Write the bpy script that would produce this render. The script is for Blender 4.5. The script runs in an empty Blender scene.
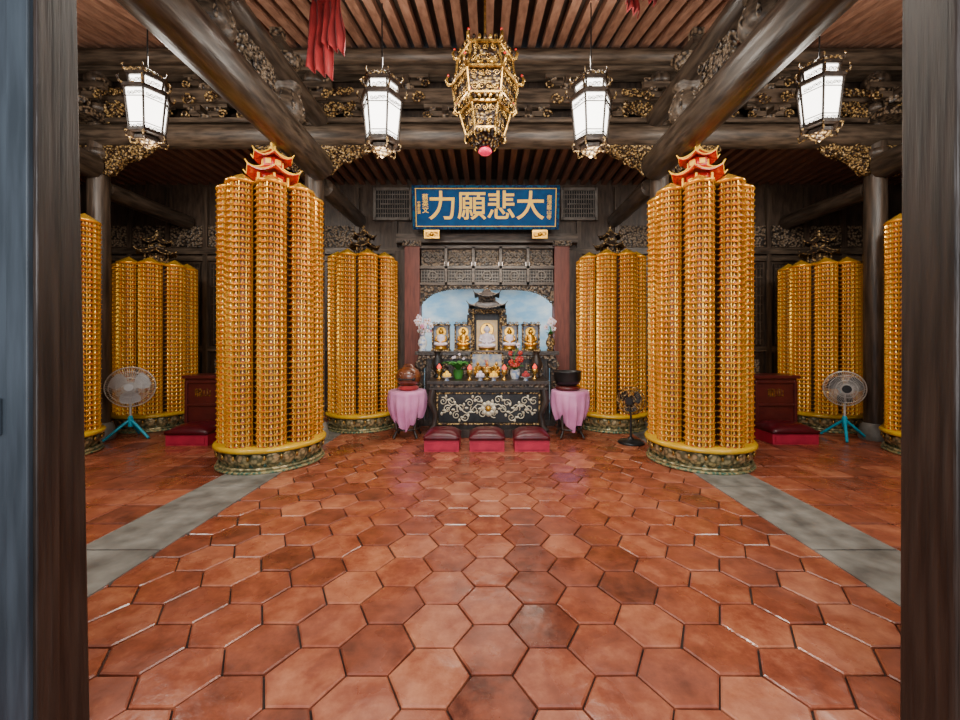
import bpy, math, random
from mathutils import Vector, Matrix
random.seed(7)
pi=math.pi
# ------------------------------------------------------------------ materials
def newmat(name):
    m=bpy.data.materials.new(name); m.use_nodes=True
    nt=m.node_tree; b=nt.nodes['Principled BSDF']
    return m,nt,b
def mat(name,c1,c2=None,rough=.5,metal=0,scale=8,stretch=(1,1,1),bump=.0,emit=None,es=0,coat=0,detail=5,voro=False,sheen=0,lo=.35,hi=.65,spec=.5):
    m,nt,b=newmat(name); N=nt.nodes; L=nt.links
    if c2 is None: c2=tuple(c*.75 for c in c1)
    tc=N.new('ShaderNodeTexCoord'); mp=N.new('ShaderNodeMapping'); mp.inputs['Scale'].default_value=stretch
    L.new(tc.outputs['Object'],mp.inputs['Vector'])
    if voro:
        n=N.new('ShaderNodeTexVoronoi'); n.inputs['Scale'].default_value=scale; out=n.outputs['Distance']
    else:
        n=N.new('ShaderNodeTexNoise'); n.inputs['Scale'].default_value=scale; n.inputs['Detail'].default_value=detail; out=n.outputs['Fac']
    L.new(mp.outputs['Vector'],n.inputs['Vector'])
    r=N.new('ShaderNodeValToRGB'); r.color_ramp.elements[0].position=lo; r.color_ramp.elements[1].position=hi
    r.color_ramp.elements[0].color=(*c1,1); r.color_ramp.elements[1].color=(*c2,1)
    L.new(out,r.inputs['Fac']); L.new(r.outputs['Color'],b.inputs['Base Color'])
    b.inputs['Roughness'].default_value=rough; b.inputs['Metallic'].default_value=metal
    b.inputs['Specular IOR Level'].default_value=spec
    b.inputs['Coat Weight'].default_value=coat; b.inputs['Coat Roughness'].default_value=.15
    if sheen: b.inputs['Sheen Weight'].default_value=sheen
    if bump:
        bp=N.new('ShaderNodeBump'); bp.inputs['Strength'].default_value=bump; bp.inputs['Distance'].default_value=.02
        L.new(out,bp.inputs['Height']); L.new(bp.outputs['Normal'],b.inputs['Normal'])
    if emit:
        b.inputs['Emission Color'].default_value=(*emit,1); b.inputs['Emission Strength'].default_value=es
    return m
W  = mat('dark_wood',(.020,.013,.009),(.075,.052,.036),.34,scale=6,stretch=(4,.6,4),bump=.3)
WX = mat('dark_wood_x',(.032,.022,.015),(.125,.088,.060),.42,scale=6,stretch=(.6,4,4),bump=.3)
WZ = mat('dark_wood_post',(.030,.020,.014),(.10,.068,.046),.4,scale=5,stretch=(5,5,.4),bump=.25)
WD = mat('blackened_wood',(.014,.009,.007),(.045,.029,.02),.4,scale=6,stretch=(4,4,.8),bump=.2)
WB = mat('panelled_wall_wood',(.036,.022,.015),(.08,.052,.034),.45,scale=6,stretch=(4,4,.8),bump=.2)
WR = mat('redbrown_wood',(.12,.032,.022),(.19,.052,.034),.5,scale=6,stretch=(5,5,.6),bump=.15)
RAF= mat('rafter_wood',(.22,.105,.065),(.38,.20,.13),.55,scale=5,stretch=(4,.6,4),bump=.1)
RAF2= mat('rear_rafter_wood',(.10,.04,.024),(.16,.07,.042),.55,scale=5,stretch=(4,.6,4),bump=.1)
BRD= mat('ceiling_board',(.020,.012,.008),(.045,.027,.018),.7,scale=5,stretch=(4,.6,4))
CARV=mat('carved_wood_shaded',(.20,.14,.088),(.016,.010,.007),.4,scale=24,bump=.9,voro=True)  # shade in the carving's hollows put into the colour as dark cell edges
CGOLD=mat('carved_giltwood_shaded',(.55,.35,.13),(.035,.017,.008),.38,metal=.25,scale=30,bump=.8,voro=True,lo=.25,hi=.6)  # dark holes of the gilt relief painted into the base colour
CHG=mat('chandelier_giltwood_shaded',(.42,.25,.07),(.018,.008,.004),.35,metal=.45,scale=26,bump=.9,voro=True,lo=.18,hi=.48)  # shaded gaps of the filigree painted near-black between gold cells
GOLD=mat('gold_leaf',(.85,.46,.06),(.6,.28,.03),.28,metal=.8,scale=9,bump=.05)
AGOLD=mat('antique_gold',(.72,.43,.10),(.16,.075,.015),.27,metal=.8,scale=16,bump=.15)
GOLDP=mat('glowing_gold_paint',(1,.60,.05),(.95,.5,.03),.5,scale=9,emit=(1,.58,.04),es=.28)  # slight glow added to make the gold brighter, not a light source
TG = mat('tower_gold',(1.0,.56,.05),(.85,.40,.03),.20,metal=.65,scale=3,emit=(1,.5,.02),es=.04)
TU = mat('tower_red_label',(.48,.05,.010),(.34,.03,.006),.4,scale=5)
TN = mat('tower_niche_shade',(.16,.042,.004),(.09,.020,.002),.35,metal=.2,scale=5,emit=(1,.3,.01),es=.012)  # recess shade put into the colour, for depth behind the figures
TB = mat('tower_buddha',(1,.74,.22),(.98,.58,.11),.18,metal=.55,scale=3,emit=(1,.66,.12),es=.15)
TC = mat('tower_groove_shade',(.04,.012,.003),(.075,.022,.005),.45,scale=5)  # dark core colour paints the shade between the lobes
TY = mat('tower_yellow_ring',(.80,.48,.012),(.62,.34,.009),.28,scale=5,coat=.5)
LOT= mat('lotus_bronze',(.60,.48,.24),(.17,.16,.08),.32,metal=.4,scale=22,bump=.5,voro=True)
LOTG=mat('lotus_band',(.06,.14,.09),(.40,.31,.13),.4,metal=.3,scale=26,voro=True,bump=.4)
RED= mat('red_lacquer',(.60,.012,.008),(.45,.008,.006),.3,coat=.4)
REDC=mat('red_cloth',(.42,.02,.022),(.25,.008,.01),.75,scale=6,sheen=.2)
DRED=mat('darkred_wood',(.075,.008,.006),(.105,.012,.009),.4,scale=6,coat=.2)
CRIM=mat('crimson_leatherette',(.095,.003,.009),(.065,.002,.006),.35,scale=12,bump=.06)
PKR= mat('rose_red_board',(.50,.018,.055),(.38,.012,.04),.5)
PINK=mat('pink_satin',(.80,.32,.55),(.66,.22,.43),.4,scale=5,sheen=.2)
BLUE=mat('blue_sign_lacquer',(.001,.065,.21),(.001,.048,.16),.6,spec=.15)
BLUED=mat('deep_blue_border',(.001,.012,.07),(.004,.07,.15),.6,scale=22,voro=True,spec=.15)
MUR=mat('blue_mural',(.28,.56,.80),(.80,.90,.95),.7,scale=2.2,stretch=(1,1,2.4),detail=8,lo=.38,hi=.72)
WHITE=mat('white_petal',(.85,.82,.84),(.8,.6,.72),.6,scale=30)
GREEN=mat('leaf_green',(.03,.17,.025),(.06,.26,.04),.45)
BLK=mat('black_metal',(.012,.012,.013),(.03,.03,.03),.35,metal=.3)
STEEL=mat('fan_wire',(.62,.60,.57),(.5,.48,.46),.35,metal=.3)
BLADE=mat('fan_blade',(.50,.50,.50),(.42,.42,.42),.3)
TURQ=mat('turquoise_plastic',(.005,.36,.50),(.005,.30,.43),.35)
FISH=mat('wooden_fish_wood',(.20,.06,.022),(.10,.028,.010),.3,scale=10,coat=.5)
STONE=mat('grey_stone',(.095,.088,.076),(.30,.285,.25),.45,scale=5,bump=.25,detail=12,lo=.3,hi=.7)
GROUT=mat('grout',(.030,.015,.011),(.075,.045,.034),.8,scale=6)
PORC=mat('porcelain',(.75,.75,.72),(.25,.35,.6),.2,scale=18,coat=.5,lo=.5,hi=.6)
SILV=mat('inlay_silver_gilt',(.76,.68,.50),(.5,.42,.28),.35,metal=.35,scale=20)
SLATE=mat('daylit_door_leaf',(.040,.052,.064),(.018,.025,.032),.5,scale=5,stretch=(5,5,.5),bump=.15)  # bluish daylight on the door leaf put into its colour
WPOST=mat('door_post_wood',(.036,.022,.015),(.010,.0065,.0045),.42,scale=4,stretch=(9,9,.5),bump=.45,detail=8)
WALL=mat('dark_plaster',(.04,.028,.02),(.07,.05,.035),.7,scale=4)
GREYL=mat('grey_lattice',(.20,.175,.15),(.12,.10,.08),.6)
LAMP=mat('lantern_glass',(.9,.88,.82),(.8,.76,.7),.5,scale=12,emit=(1,.94,.85),es=7)
PKL=mat('pink_glow_glass',(.9,.02,.10),(.8,.01,.08),.3,emit=(1,.02,.10),es=.6)
CAND=mat('red_candle_lamp',(.8,.05,.03),(.7,.03,.02),.3,emit=(1,.08,.04),es=1.2)
PRINT=mat('framed_print',(.08,.16,.32),(.55,.45,.30),.3,scale=12)
WARM=mat('shrine_backlit',(.9,.6,.3),(.6,.35,.15),.5,emit=(1,.7,.35),es=.4)
def terracotta():
    m,nt,b=newmat('terracotta_glazed'); N=nt.nodes; L=nt.links
    at=N.new('ShaderNodeAttribute'); at.attribute_name='tint'
    tc=N.new('ShaderNodeTexCoord'); n=N.new('ShaderNodeTexNoise'); n.inputs['Scale'].default_value=5; n.inputs['Detail'].default_value=9; n.inputs['Roughness'].default_value=.72
    L.new(tc.outputs['Object'],n.inputs['Vector'])
    mx=N.new('ShaderNodeMath'); mx.operation='MULTIPLY_ADD'; mx.inputs[1].default_value=.46
    L.new(at.outputs['Fac'],mx.inputs[0])
    ml=N.new('ShaderNodeMath'); ml.operation='MULTIPLY_ADD'; ml.inputs[1].default_value=1.5; ml.inputs[2].default_value=-.48
    L.new(n.outputs['Fac'],ml.inputs[0]); L.new(ml.outputs[0],mx.inputs[2])
    r=N.new('ShaderNodeValToRGB'); e=r.color_ramp.elements
    e[0].position=.10; e[0].color=(.10,.024,.013,1); e[1].position=.92; e[1].color=(.52,.19,.095,1)
    k=e.new(.5); k.color=(.285,.071,.034,1)
    L.new(mx.outputs[0],r.inputs['Fac']); L.new(r.outputs['Color'],b.inputs['Base Color'])
    nr=N.new('ShaderNodeTexNoise'); nr.inputs['Scale'].default_value=1.8; nr.inputs['Detail'].default_value=8
    L.new(tc.outputs['Object'],nr.inputs['Vector'])
    rr=N.new('ShaderNodeMapRange'); rr.inputs['From Min'].default_value=.35; rr.inputs['From Max'].default_value=.65; rr.inputs['To Min'].default_value=.13; rr.inputs['To Max'].default_value=.46
    L.new(nr.outputs['Fac'],rr.inputs['Value']); L.new(rr.outputs['Result'],b.inputs['Roughness'])
    n2=N.new('ShaderNodeTexNoise'); n2.inputs['Scale'].default_value=7; n2.inputs['Detail'].default_value=4
    L.new(tc.outputs['Object'],n2.inputs['Vector'])
    bp=N.new('ShaderNodeBump'); bp.inputs['Strength'].default_value=.4; bp.inputs['Distance'].default_value=.012
    L.new(n2.outputs['Fac'],bp.inputs['Height']); L.new(bp.outputs['Normal'],b.inputs['Normal'])
    b.inputs['Specular IOR Level'].default_value=.6
    return m
TERRA=terracotta()
# ------------------------------------------------------------------ builder
class B:
    def __init__(s): s.v=[];s.f=[];s.m=[];s.sm=[];s.mats=[];s.t=[];s.tint=.5
    def mi(s,m):
        if m not in s.mats: s.mats.append(m)
        return s.mats.index(m)
    def add(s,vs,fs,m,sm=False,M=None):
        o=len(s.v); i=s.mi(m)
        for p in vs:
            p=Vector(p)
            if M is not None: p=M@p
            s.v.append(p[:])
        for f in fs: s.f.append([o+k for k in f]); s.m.append(i); s.sm.append(sm); s.t.append(s.tint)
    def box(s,x,y,z,sx,sy,sz,m,R=None,M=None):
        vs=[Vector((a*sx/2,b*sy/2,c*sz/2)) for a in(-1,1) for b in(-1,1) for c in(-1,1)]
        if R is not None: vs=[R@p for p in vs]
        vs=[p+Vector((x,y,z)) for p in vs]
        s.add(vs,[(0,1,3,2),(4,6,7,5),(0,4,5,1),(2,3,7,6),(0,2,6,4),(1,5,7,3)],m,False,M)
    def lathe(s,c,prof,m,n=24,ph=0,sm=True,M=None,capt=True,capb=True,sx=1,sy=1):
        vs=[];fs=[]
        for r,z in prof:
            for i in range(n):
                a=ph+2*pi*i/n; vs.append((c[0]+r*math.cos(a)*sx,c[1]+r*math.sin(a)*sy,c[2]+z))
        for j in range(len(prof)-1):
            for i in range(n):
                k=(i+1)%n; fs.append((j*n+i,j*n+k,(j+1)*n+k,(j+1)*n+i))
        s.add(vs,fs,m,sm,M)
        if capb: s.add(vs[:n],[tuple(reversed(range(n)))],m,False,M)
        if capt: s.add(vs[-n:],[tuple(range(n))],m,False,M)
    def cyl(s,p0,p1,r0,r1,m,n=16,sm=True,M=None):
        s.tube([p0,p1],[r0,r1],m,n,sm,M)
    def tube(s,pts,r,m,n=8,sm=True,M=None,closed=False):
        pts=[Vector(p) for p in pts]; N=len(pts); vs=[];fs=[]
        rs=r if isinstance(r,(list,tuple)) else [r]*N
        ref=None
        for i,p in enumerate(pts):
            if closed: d=pts[(i+1)%N]-pts[i-1]
            else: d=pts[min(i+1,N-1)]-pts[max(i-1,0)]
            d.normalize()
            if ref is None: ref=Vector((0,0,1)) if abs(d.z)<.9 else Vector((1,0,0))
            u=d.cross(ref)
            if u.length<1e-4: u=d.cross(Vector((0,1,.1)))
            u.normalize(); w=d.cross(u); w.normalize(); ref=u.cross(d)
            for k in range(n):
                a=2*pi*k/n; vs.append(p+rs[i]*(math.cos(a)*u+math.sin(a)*w))
        for i in range(N if closed else N-1):
            j=(i+1)%N
            for k in range(n):
                l=(k+1)%n; fs.append((i*n+k,i*n+l,j*n+l,j*n+k))
        s.add(vs,fs,m,sm,M)
        if not closed:
            s.add(vs[:n],[tuple(range(n))],m,False,M); s.add(vs[-n:],[tuple(reversed(range(n)))],m,False,M)
    def ring(s,c,R,r,m,ax='z',n=24,k=6,M=None):
        pts=[]
        for i in range(n):
            a=2*pi*i/n; u,v=R*math.cos(a),R*math.sin(a)
            pts.append((c[0]+u,c[1]+v,c[2]) if ax=='z' else ((c[0]+u,c[1],c[2]+v) if ax=='y' else (c[0],c[1]+u,c[2]+v)))
        s.tube(pts,r,m,k,True,M,closed=True)
    def ball(s,c,r,m,n=12,k=8,M=None):
        if not isinstance(r,(tuple,list)): r=(r,r,r)
        vs=[(c[0],c[1],c[2]-r[2])];fs=[]
        for j in range(1,k):
            t=-pi/2+pi*j/k
            for i in range(n):
                a=2*pi*i/n; vs.append((c[0]+r[0]*math.cos(t)*math.cos(a),c[1]+r[1]*math.cos(t)*math.sin(a),c[2]+r[2]*math.sin(t)))
        vs.append((c[0],c[1],c[2]+r[2])); e=len(vs)-1
        for i in range(n):
            fs.append((0,1+(i+1)%n,1+i)); fs.append((e,e-n+i,e-n+(i+1)%n))
        for j in range(k-2):
            for i in range(n):
                l=(i+1)%n; fs.append((1+j*n+i,1+j*n+l,1+(j+1)*n+l,1+(j+1)*n+i))
        s.add(vs,fs,m,True,M)
    def scroll(s,c,R,th,m,flip=1,start=0,turns=1.4,n=16,k=5,M=None):
        pts=[];rs=[]
        for i in range(n+1):
            t=i/n; a=start+flip*2*pi*turns*t; q=R*(1-.85*t)
            pts.append((c[0]+q*math.cos(a),c[1],c[2]+q*math.sin(a))); rs.append(th*(1-.4*t))
        s.tube(pts,rs,m,k,True,M)
    def roof(s,c,R,h,m,n=6,lift=.06,ph=0,rt=.05,M=None,thick=.015,edge=None):
        rings=6; seg=n*4; vs=[];fs=[]
        for side in(0,1):
            for j in range(rings):
                t=j/(rings-1)
                for i in range(seg):
                    a=ph+2*pi*i/seg; q=(i%4)/4; d=q if q<=.5 else 1-q
                    ap=math.cos(pi/n)/math.cos(((i%4)/4*2*pi/n)-pi/n)
                    rr=(R*(1-t)+rt*t)*ap
                    cl=(1-d*2)**2*lift*(1-t)**2
                    z=h*(t**1.5)+cl-(thick if side else 0)
                    vs.append((c[0]+rr*math.cos(a),c[1]+rr*math.sin(a),c[2]+z))
        for side in(0,1):
            o=side*rings*seg
            for j in range(rings-1):
                for i in range(seg):
                    k=(i+1)%seg; f=(o+j*seg+i,o+j*seg+k,o+(j+1)*seg+k,o+(j+1)*seg+i)
                    fs.append(f if not side else f[::-1])
        o=rings*seg
        for i in range(seg):
            k=(i+1)%seg; fs.append((i,o+i,o+k,k))
        s.add(vs,fs,m,False,M)
        em=edge or m
        for i in range(n):
            pts=[vs[j*seg+i*4] for j in range(rings)]
            p0=Vector(pts[0]); out=Vector((p0.x-c[0],p0.y-c[1],0)).normalized()
            s.tube([p0+out*R*.1+Vector((0,0,lift*.6))]+pts,[thick*.4]+[thick*.7]*rings,em,5,True,M)
        s.tube([vs[i] for i in range(seg)],thick*.45,em,4,True,M,closed=True)
    def obj(s,name,loc=(0,0,0),parent=None,bevel=0,rot=None):
        me=bpy.data.meshes.new(name); me.from_pydata(s.v,[],s.f)
        for m in s.mats: me.materials.append(m)
        me.polygons.foreach_set('material_index',s.m); me.polygons.foreach_set('use_smooth',s.sm)
        a=me.attributes.new('tint','FLOAT','FACE'); a.data.foreach_set('value',s.t)
        me.update()
        o=bpy.data.objects.new(name,me); bpy.context.scene.collection.objects.link(o); o.location=loc
        if rot: o.rotation_euler=rot
        if parent: o.parent=parent
        if bevel:
            bm=o.modifiers.new('bevel','BEVEL'); bm.width=bevel; bm.segments=2; bm.limit_method='ANGLE'; bm.angle_limit=.7
        return o
def empty(name,loc):
    e=bpy.data.objects.new(name,None); e.empty_display_size=.1; e.location=loc; bpy.context.scene.collection.objects.link(e); return e
def Rz(a): return Matrix.Rotation(a,4,'Z')
def T(x,y,z): return Matrix.Translation((x,y,z))
# ------------------------------------------------------------------ floor
b=B()
b.box(0,3.5,-.05,16.4,11.4,.06,GROUT)
S=.180
for i in range(-10,11):
    cx=i*1.5*S+.02
    for j in range(-8,30):
        cy=j*math.sqrt(3)*S+(math.sqrt(3)*S/2 if i%2 else 0)+.02
        if abs(cx)>2.42 or cy<-1.5 or cy>7.7: continue
        b.tint=min(1,max(0,random.gauss(.5,.27)))
        tx,ty=random.uniform(-.007,.007),random.uniform(-.007,.007)
        o=[];n_=[];q=[]
        for k in range(6):
            a=k*pi/3; jr=random.uniform(-.003,.002)
            for lst,rr,zz in((n_,S-.013+jr,0),(o,S-.005+jr,-.005),(q,S-.005+jr,-.02)):
                x=rr*math.cos(a);y=rr*math.sin(a); lst.append((cx+x,cy+y,zz+x*tx+y*ty))
        b.add(n_+o+q,[tuple(range(6))]+[(k,6+k,6+(k+1)%6,(k+1)%6) for k in range(6)]+[(6+k,12+k,12+(k+1)%6,6+(k+1)%6) for k in range(6)],TERRA)
for sd in(-1,1):
    tw=.36
    for i in range(16):
        for j in range(-3,24):
            cx=sd*(2.83+tw*(i+.5)); cy=j*tw+.1
            if abs(cx)>8.2 or cy>7.7: continue
            b.tint=min(1,max(0,random.gauss(.38,.2)))
            h=tw/2
            vs=[(cx-h+.014,cy-h+.014,0),(cx+h-.014,cy-h+.014,0),(cx+h-.014,cy+h-.014,0),(cx-h+.014,cy+h-.014,0),
                (cx-h+.007,cy-h+.007,-.008),(cx+h-.007,cy-h+.007,-.008),(cx+h-.007,cy+h-.007,-.008),(cx-h+.007,cy+h-.007,-.008)]
            b.add(vs,[(0,1,2,3),(0,4,5,1),(1,5,6,2),(2,6,7,3),(3,7,4,0)],TERRA)
    b.tint=.5
    y=-1.2
    k=0
    while y<7.6:
        L=[1.35,1.1,1.5,1.2][k%4]; k+=1
        b.box(sd*2.535,y+L/2,-.008,.575,L-.012,.03,STONE); y+=L
b.obj('floor')
# ------------------------------------------------------------------ walls
b=B()
YB=7.65
for sd in(-1,1):
    b.box(sd*4.65,YB+.1,2.4,6.8,.2,4.8,WB)
b.box(0,YB+.1,3.75,2.5,.2,1.9,WB)
for sd in(-1,1):
    for i in range(9):
        x=sd*(1.75+i*.72)
        b.box(x,YB-.03,2.2,.09,.07,4.3,WZ)
        for z0,z1 in((.35,1.2),(1.35,2.9)):
            b.box(x+sd*.36,YB-.02,(z0+z1)/2,.5,.04,z1-z0,WD)
        b.box(x+sd*.36,YB-.05,.78,.36,.02,.6,CARV)
        for z in(1.28,3.0,.2):
            b.box(x+sd*.36,YB-.03,z,.7,.06,.09,WX)
        for q in range(7):
            b.box(x+sd*(.14+q*.07),YB-.05,2.12,.014,.02,1.5,WX)
        for q in range(9):
            b.box(x+sd*.36,YB-.055,1.45+q*.17,.48,.015,.014,WX)
    for i in range(1,8):
        x=sd*(2.5+i*.72)
        b.box(x-sd*.39,YB-.04,3.42,.6,.03,.4,CARV)
b.box(0,YB-.04,3.14,16,.08,.12,WX)
b.obj('wall_back')
for sd,nm in((-1,'wall_left'),(1,'wall_right')):
    b=B(); b.box(sd*8.1,4.6,2.8,.2,6.3,5.6,WALL)
    for i in range(6): b.box(sd*7.97,1.9+i*1.1,2.5,.08,.12,5,W)
    b.obj(nm)
for x0,x1 in((-8.2,-5.1),(-2.7,-1.66),(1.70,2.7),(5.1,8.2)):
    b=B(); b.box((x0+x1)/2,1.43,1.7,x1-x0,.12,3.4,WZ); b.obj('wall_front')
b=B(); b.box(0,1.43,4.02,16.4,.12,1.2,WX); b.obj('wall_front')
b=B(); vs=[];fs=[];n=20
for i in range(n+1):
    a=pi*i/n; x=-1.25*math.cos(a); y=YB+.05+.95*math.sin(a)**.7 if 0<i<n else YB+.05
    vs+= [(x,y,0),(x,y,3.0)]
for i in range(n): fs.append((2*i,2*i+1,2*i+3,2*i+2))
b.add(vs,fs,MUR,True)
b.box(0,8.2,3.03,2.6,1.2,.05,WD)
b.box(0,8.2,-.03,2.6,1.2,.05,WD)
b.obj('wall_alcove_mural')
# ceiling -------------------------------------------------
b=B()
y0,z0,y1,z1=1.3,4.50,5.95,5.66
b.add([(-8.2,y0,z0+.12),(8.2,y0,z0+.12),(8.2,y1,z1+.12),(-8.2,y1,z1+.12)],[(0,3,2,1)],BRD)
b.add([(-8.2,y0,z0+.16),(8.2,y0,z0+.16),(8.2,y1,z1+.16),(-8.2,y1,z1+.16)],[(0,1,2,3)],BRD)
L=math.hypot(y1-y0,z1-z0); ang=math.atan2(z1-z0,y1-y0); R=Matrix.Rotation(ang,3,'X')
for i in range(-40,41):
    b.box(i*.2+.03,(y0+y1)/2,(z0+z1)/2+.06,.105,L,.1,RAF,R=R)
for yy in(2.2,3.4):
    zz=z0+(yy-y0)/(y1-y0)*(z1-z0)-.12
    b.cyl((-8,yy,zz),(8,yy,zz),.12,.12,WX,14)
b.add([(-8.2,5.95,4.52),(8.2,5.95,4.52),(8.2,7.8,4.52),(-8.2,7.8,4.52)],[(0,3,2,1)],BRD)
for i in range(-40,41):
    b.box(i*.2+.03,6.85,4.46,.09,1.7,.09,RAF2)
b.box(0,6.06,5.1,16.3,.05,1.2,WD)
b.obj('ceiling')
# ------------------------------------------------------------------ structure
YC=5.85
def dougong(b,x,y,z,s=1):
    b.lathe((x,y,z),[(.10*s,0),(.13*s,.04*s),(.13*s,.1*s)],CARV,8,pi/8,sm=False)
    b.box(x,y,z+.15*s,.62*s,.1*s,.1*s,WX); b.box(x,y,z+.15*s,.1*s,.5*s,.1*s,W)
    for q in(-1,0,1):
        b.box(x+q*.26*s,y,z+.235*s,.13*s,.13*s,.07*s,CARV)
    b.box(x,y,z+.32*s,.85*s,.09*s,.1*s,WX)
    for q in(-1,1):
        b.box(x+q*.36*s,y,z+.40*s,.12*s,.12*s,.06*s,CARV)
        b.scroll((x+q*.36*s,y-.08*s,z+.12*s),.09*s,.022*s,CGOLD,flip=q)
COLX=(-5.68,-2.52,2.52,5.68)
for x in COLX:
    c=B()
    c.lathe((0,0,0),[(.19,0),(.2,.04),(.19,.12),(.17,.2),(.155,.24)],STONE,16)
    c.lathe((0,0,.24),[(.135,0),(.14,1.5),(.135,3),(.125,4.3),(.12,5.2)],WZ,20)
    for z in(4.1,4.75,5.15): c.lathe((0,0,z),[(.13,0),(.165,.02),(.165,.1),(.13,.12)],WZ,16)
    c.obj('temple_column',(x,YC,0))
def swag_bracket(b,x,y,z,sd,w=.68,h=.4,mb=None):
    vs=[(x,y-.04,z),(x+sd*w,y-.04,z),(x+sd*w*.75,y-.04,z-h*.35),(x+sd*w*.4,y-.04,z-h*.55),(x+sd*w*.15,y-.04,z-h),(x,y-.04,z-h)]
    vs+= [(p[0],y+.04,p[2]) for p in vs]
    f=[(0,1,2,3,4,5),(11,10,9,8,7,6)]+[(i,6+i,6+(i+1)%6,(i+1)%6) for i in range(6)]
    b.add(vs,f,mb or CARV)
    for i in range(18):
        u=random.random()**1.3; hh=h*(1-u)*.8+.05
        b.scroll((x+sd*(.06+u*(w-.1)),y-.055,z-.04-random.random()*hh),random.uniform(.04,.075),.017,CGOLD,flip=random.choice((-1,1)),start=random.random()*6)
    for i in range(14):
        u=random.random(); b.ball((x+sd*(.05+u*(w-.1)),y-.06,z-.04-random.random()*h*(1-u)*.8),random.uniform(.018,.035),CGOLD,8,5)
b=B()
b.cyl((-8,YC,4.42),(8,YC,4.42),.165,.165,WX,20)
b.box(0,YC,4.98,16,.16,.2,WX)
b.box(0,YC,5.47,16,.26,.32,WX)
b.cyl((-8,YC-.2,5.45),(8,YC-.2,5.45),.1,.1,WX,14)
b.box(0,YC,4.62,16,.2,.06,WX)
for x in(-7.2,-4.1,-3.3,-4.9,-1.75,-.6,.6,1.75,3.3,4.1,4.9,7.2): dougong(b,x,YC,4.63,.75)
for x in(-1.15,0,1.15,-4.1,4.1): dougong(b,x,YC-.02,5.07,.7)
for x in(-1.15,0,1.15,-4.1,4.1):
    for q in(-1,1): b.scroll((x+q*.16,YC-.16,4.9),.09,.022,CGOLD,flip=q)
for x in COLX:
    for sd in(-1,1):
        swag_bracket(b,x+sd*.12,YC-.02,4.27,sd,.74,.42,CGOLD)
        swag_bracket(b,x+sd*.12,YC-.02,4.9,sd,.5,.26)
        for i in range(6): b.scroll((x+sd*(.2+.07*i),YC-.14,4.98+.02*(i%2)),.06,.016,CGOLD,flip=sd)
    b.box(x,YC-.1,4.62,.4,.5,.1,CARV)
    dougong(b,x,YC-.25,4.75,.8)
b.obj('transverse_beam_frame')
MX=Matrix(((0,-1,0,0),(1,0,0,0),(0,0,1,0),(0,0,0,1)))
for sd in(-1,1):
    b=B(); X=sd*2.42
    b.cyl((X,1.50,3.95),(X,YC-.1,3.95),.215,.205,W,28)
    b.cyl((X,1.50,4.62),(X,YC-.1,4.62),.13,.13,W,18)
    b.cyl((X,YC+.1,3.72),(X,YB-.06,3.72),.13,.13,W,18)
    for y in(2.2,3.5,4.85):
        b.lathe((X,y,4.10),[(.10,0),(.17,.03),(.2,.1),(.19,.2),(.14,.3),(.12,.36),(.16,.38),(.16,.43)],WX,16)
        for k in range(8):
            a=k*pi/4; b.tube([(X+.12*math.cos(a),y+.12*math.sin(a),4.11),(X+.205*math.cos(a),y+.205*math.sin(a),4.21),(X+.13*math.cos(a),y+.13*math.sin(a),4.42)],.018,CARV,5)
    for y0 in(2.8,4.2):
        b.box(X,y0,4.33,.07,.55,.34,CARV)
        for i in range(24):
            b.scroll((y0+random.uniform(-.28,.28),.05 if sd>0 else -.05,4.33+random.uniform(-.15,.15)),random.uniform(.04,.08),.016,CARV,flip=random.choice((-1,1)),start=random.random()*6,M=T(X,0,0)@MX)
    for y in(3.5,4.85):
        b.lathe((X,y,4.75),[(.1,0),(.14,.03),(.14,.12)],CARV,10); b.box(X,y,4.92,.1,.5,.1,W)
        for k in(-1,1): b.box(X,y+k*.22,4.99,.13,.12,.08,CARV)
    b.obj('longitudinal_beam')
    b=B(); X=sd*5.68
    b.cyl((X,1.50,3.95),(X,YC-.1,3.95),.18,.18,W,20)
    b.cyl((X,YC+.1,3.68),(X,YB-.06,3.68),.13,.13,W,18)
    b.obj('longitudinal_beam')
def post(x,w,m,lean,y0=1.32,y1=1.5,h=3.4):
    b=B(); sd=-1 if x<0 else 1
    vs=[]
    for z in(0,h):
        dx=lean*z
        for X,Y in((x,y0),(x,y1),(x+sd*w,y1),(x+sd*w,y0)): vs.append((X+dx,Y,z))
    fs=[(0,4,5,1),(1,5,6,2),(2,6,7,3),(3,7,4,0),(0,1,2,3),(7,6,5,4)]
    b.add(vs,fs,m)
    return b
b=post(-1.485,.10,WPOST,-.018,y0=1.375)
b.obj('door_post',bevel=.008)
b=post(1.545,.12,WPOST,.003); b.obj('door_post',bevel=.008)
b=B(); b.box(-2.075,1.335,1.7,1.2,.06,3.4,SLATE)
for z in(.1,1.2,3.3): b.box(-2.13,1.298,z,1.1,.016,.12,SLATE)
b.box(-1.512,1.296,1.7,.07,.022,3.4,SLATE)
b.box(-1.470,1.335,1.7,.016,.07,3.4,WPOST)
b.obj('door_1',bevel=.004)
b=B(); b.box(2.27,1.27,1.7,1.2,.06,3.4,WPOST)
for z in(.1,1.2,3.3): b.box(2.17,1.235,z,.9,.02,.12,WPOST)
b.obj('door_2',bevel=.004)
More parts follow.
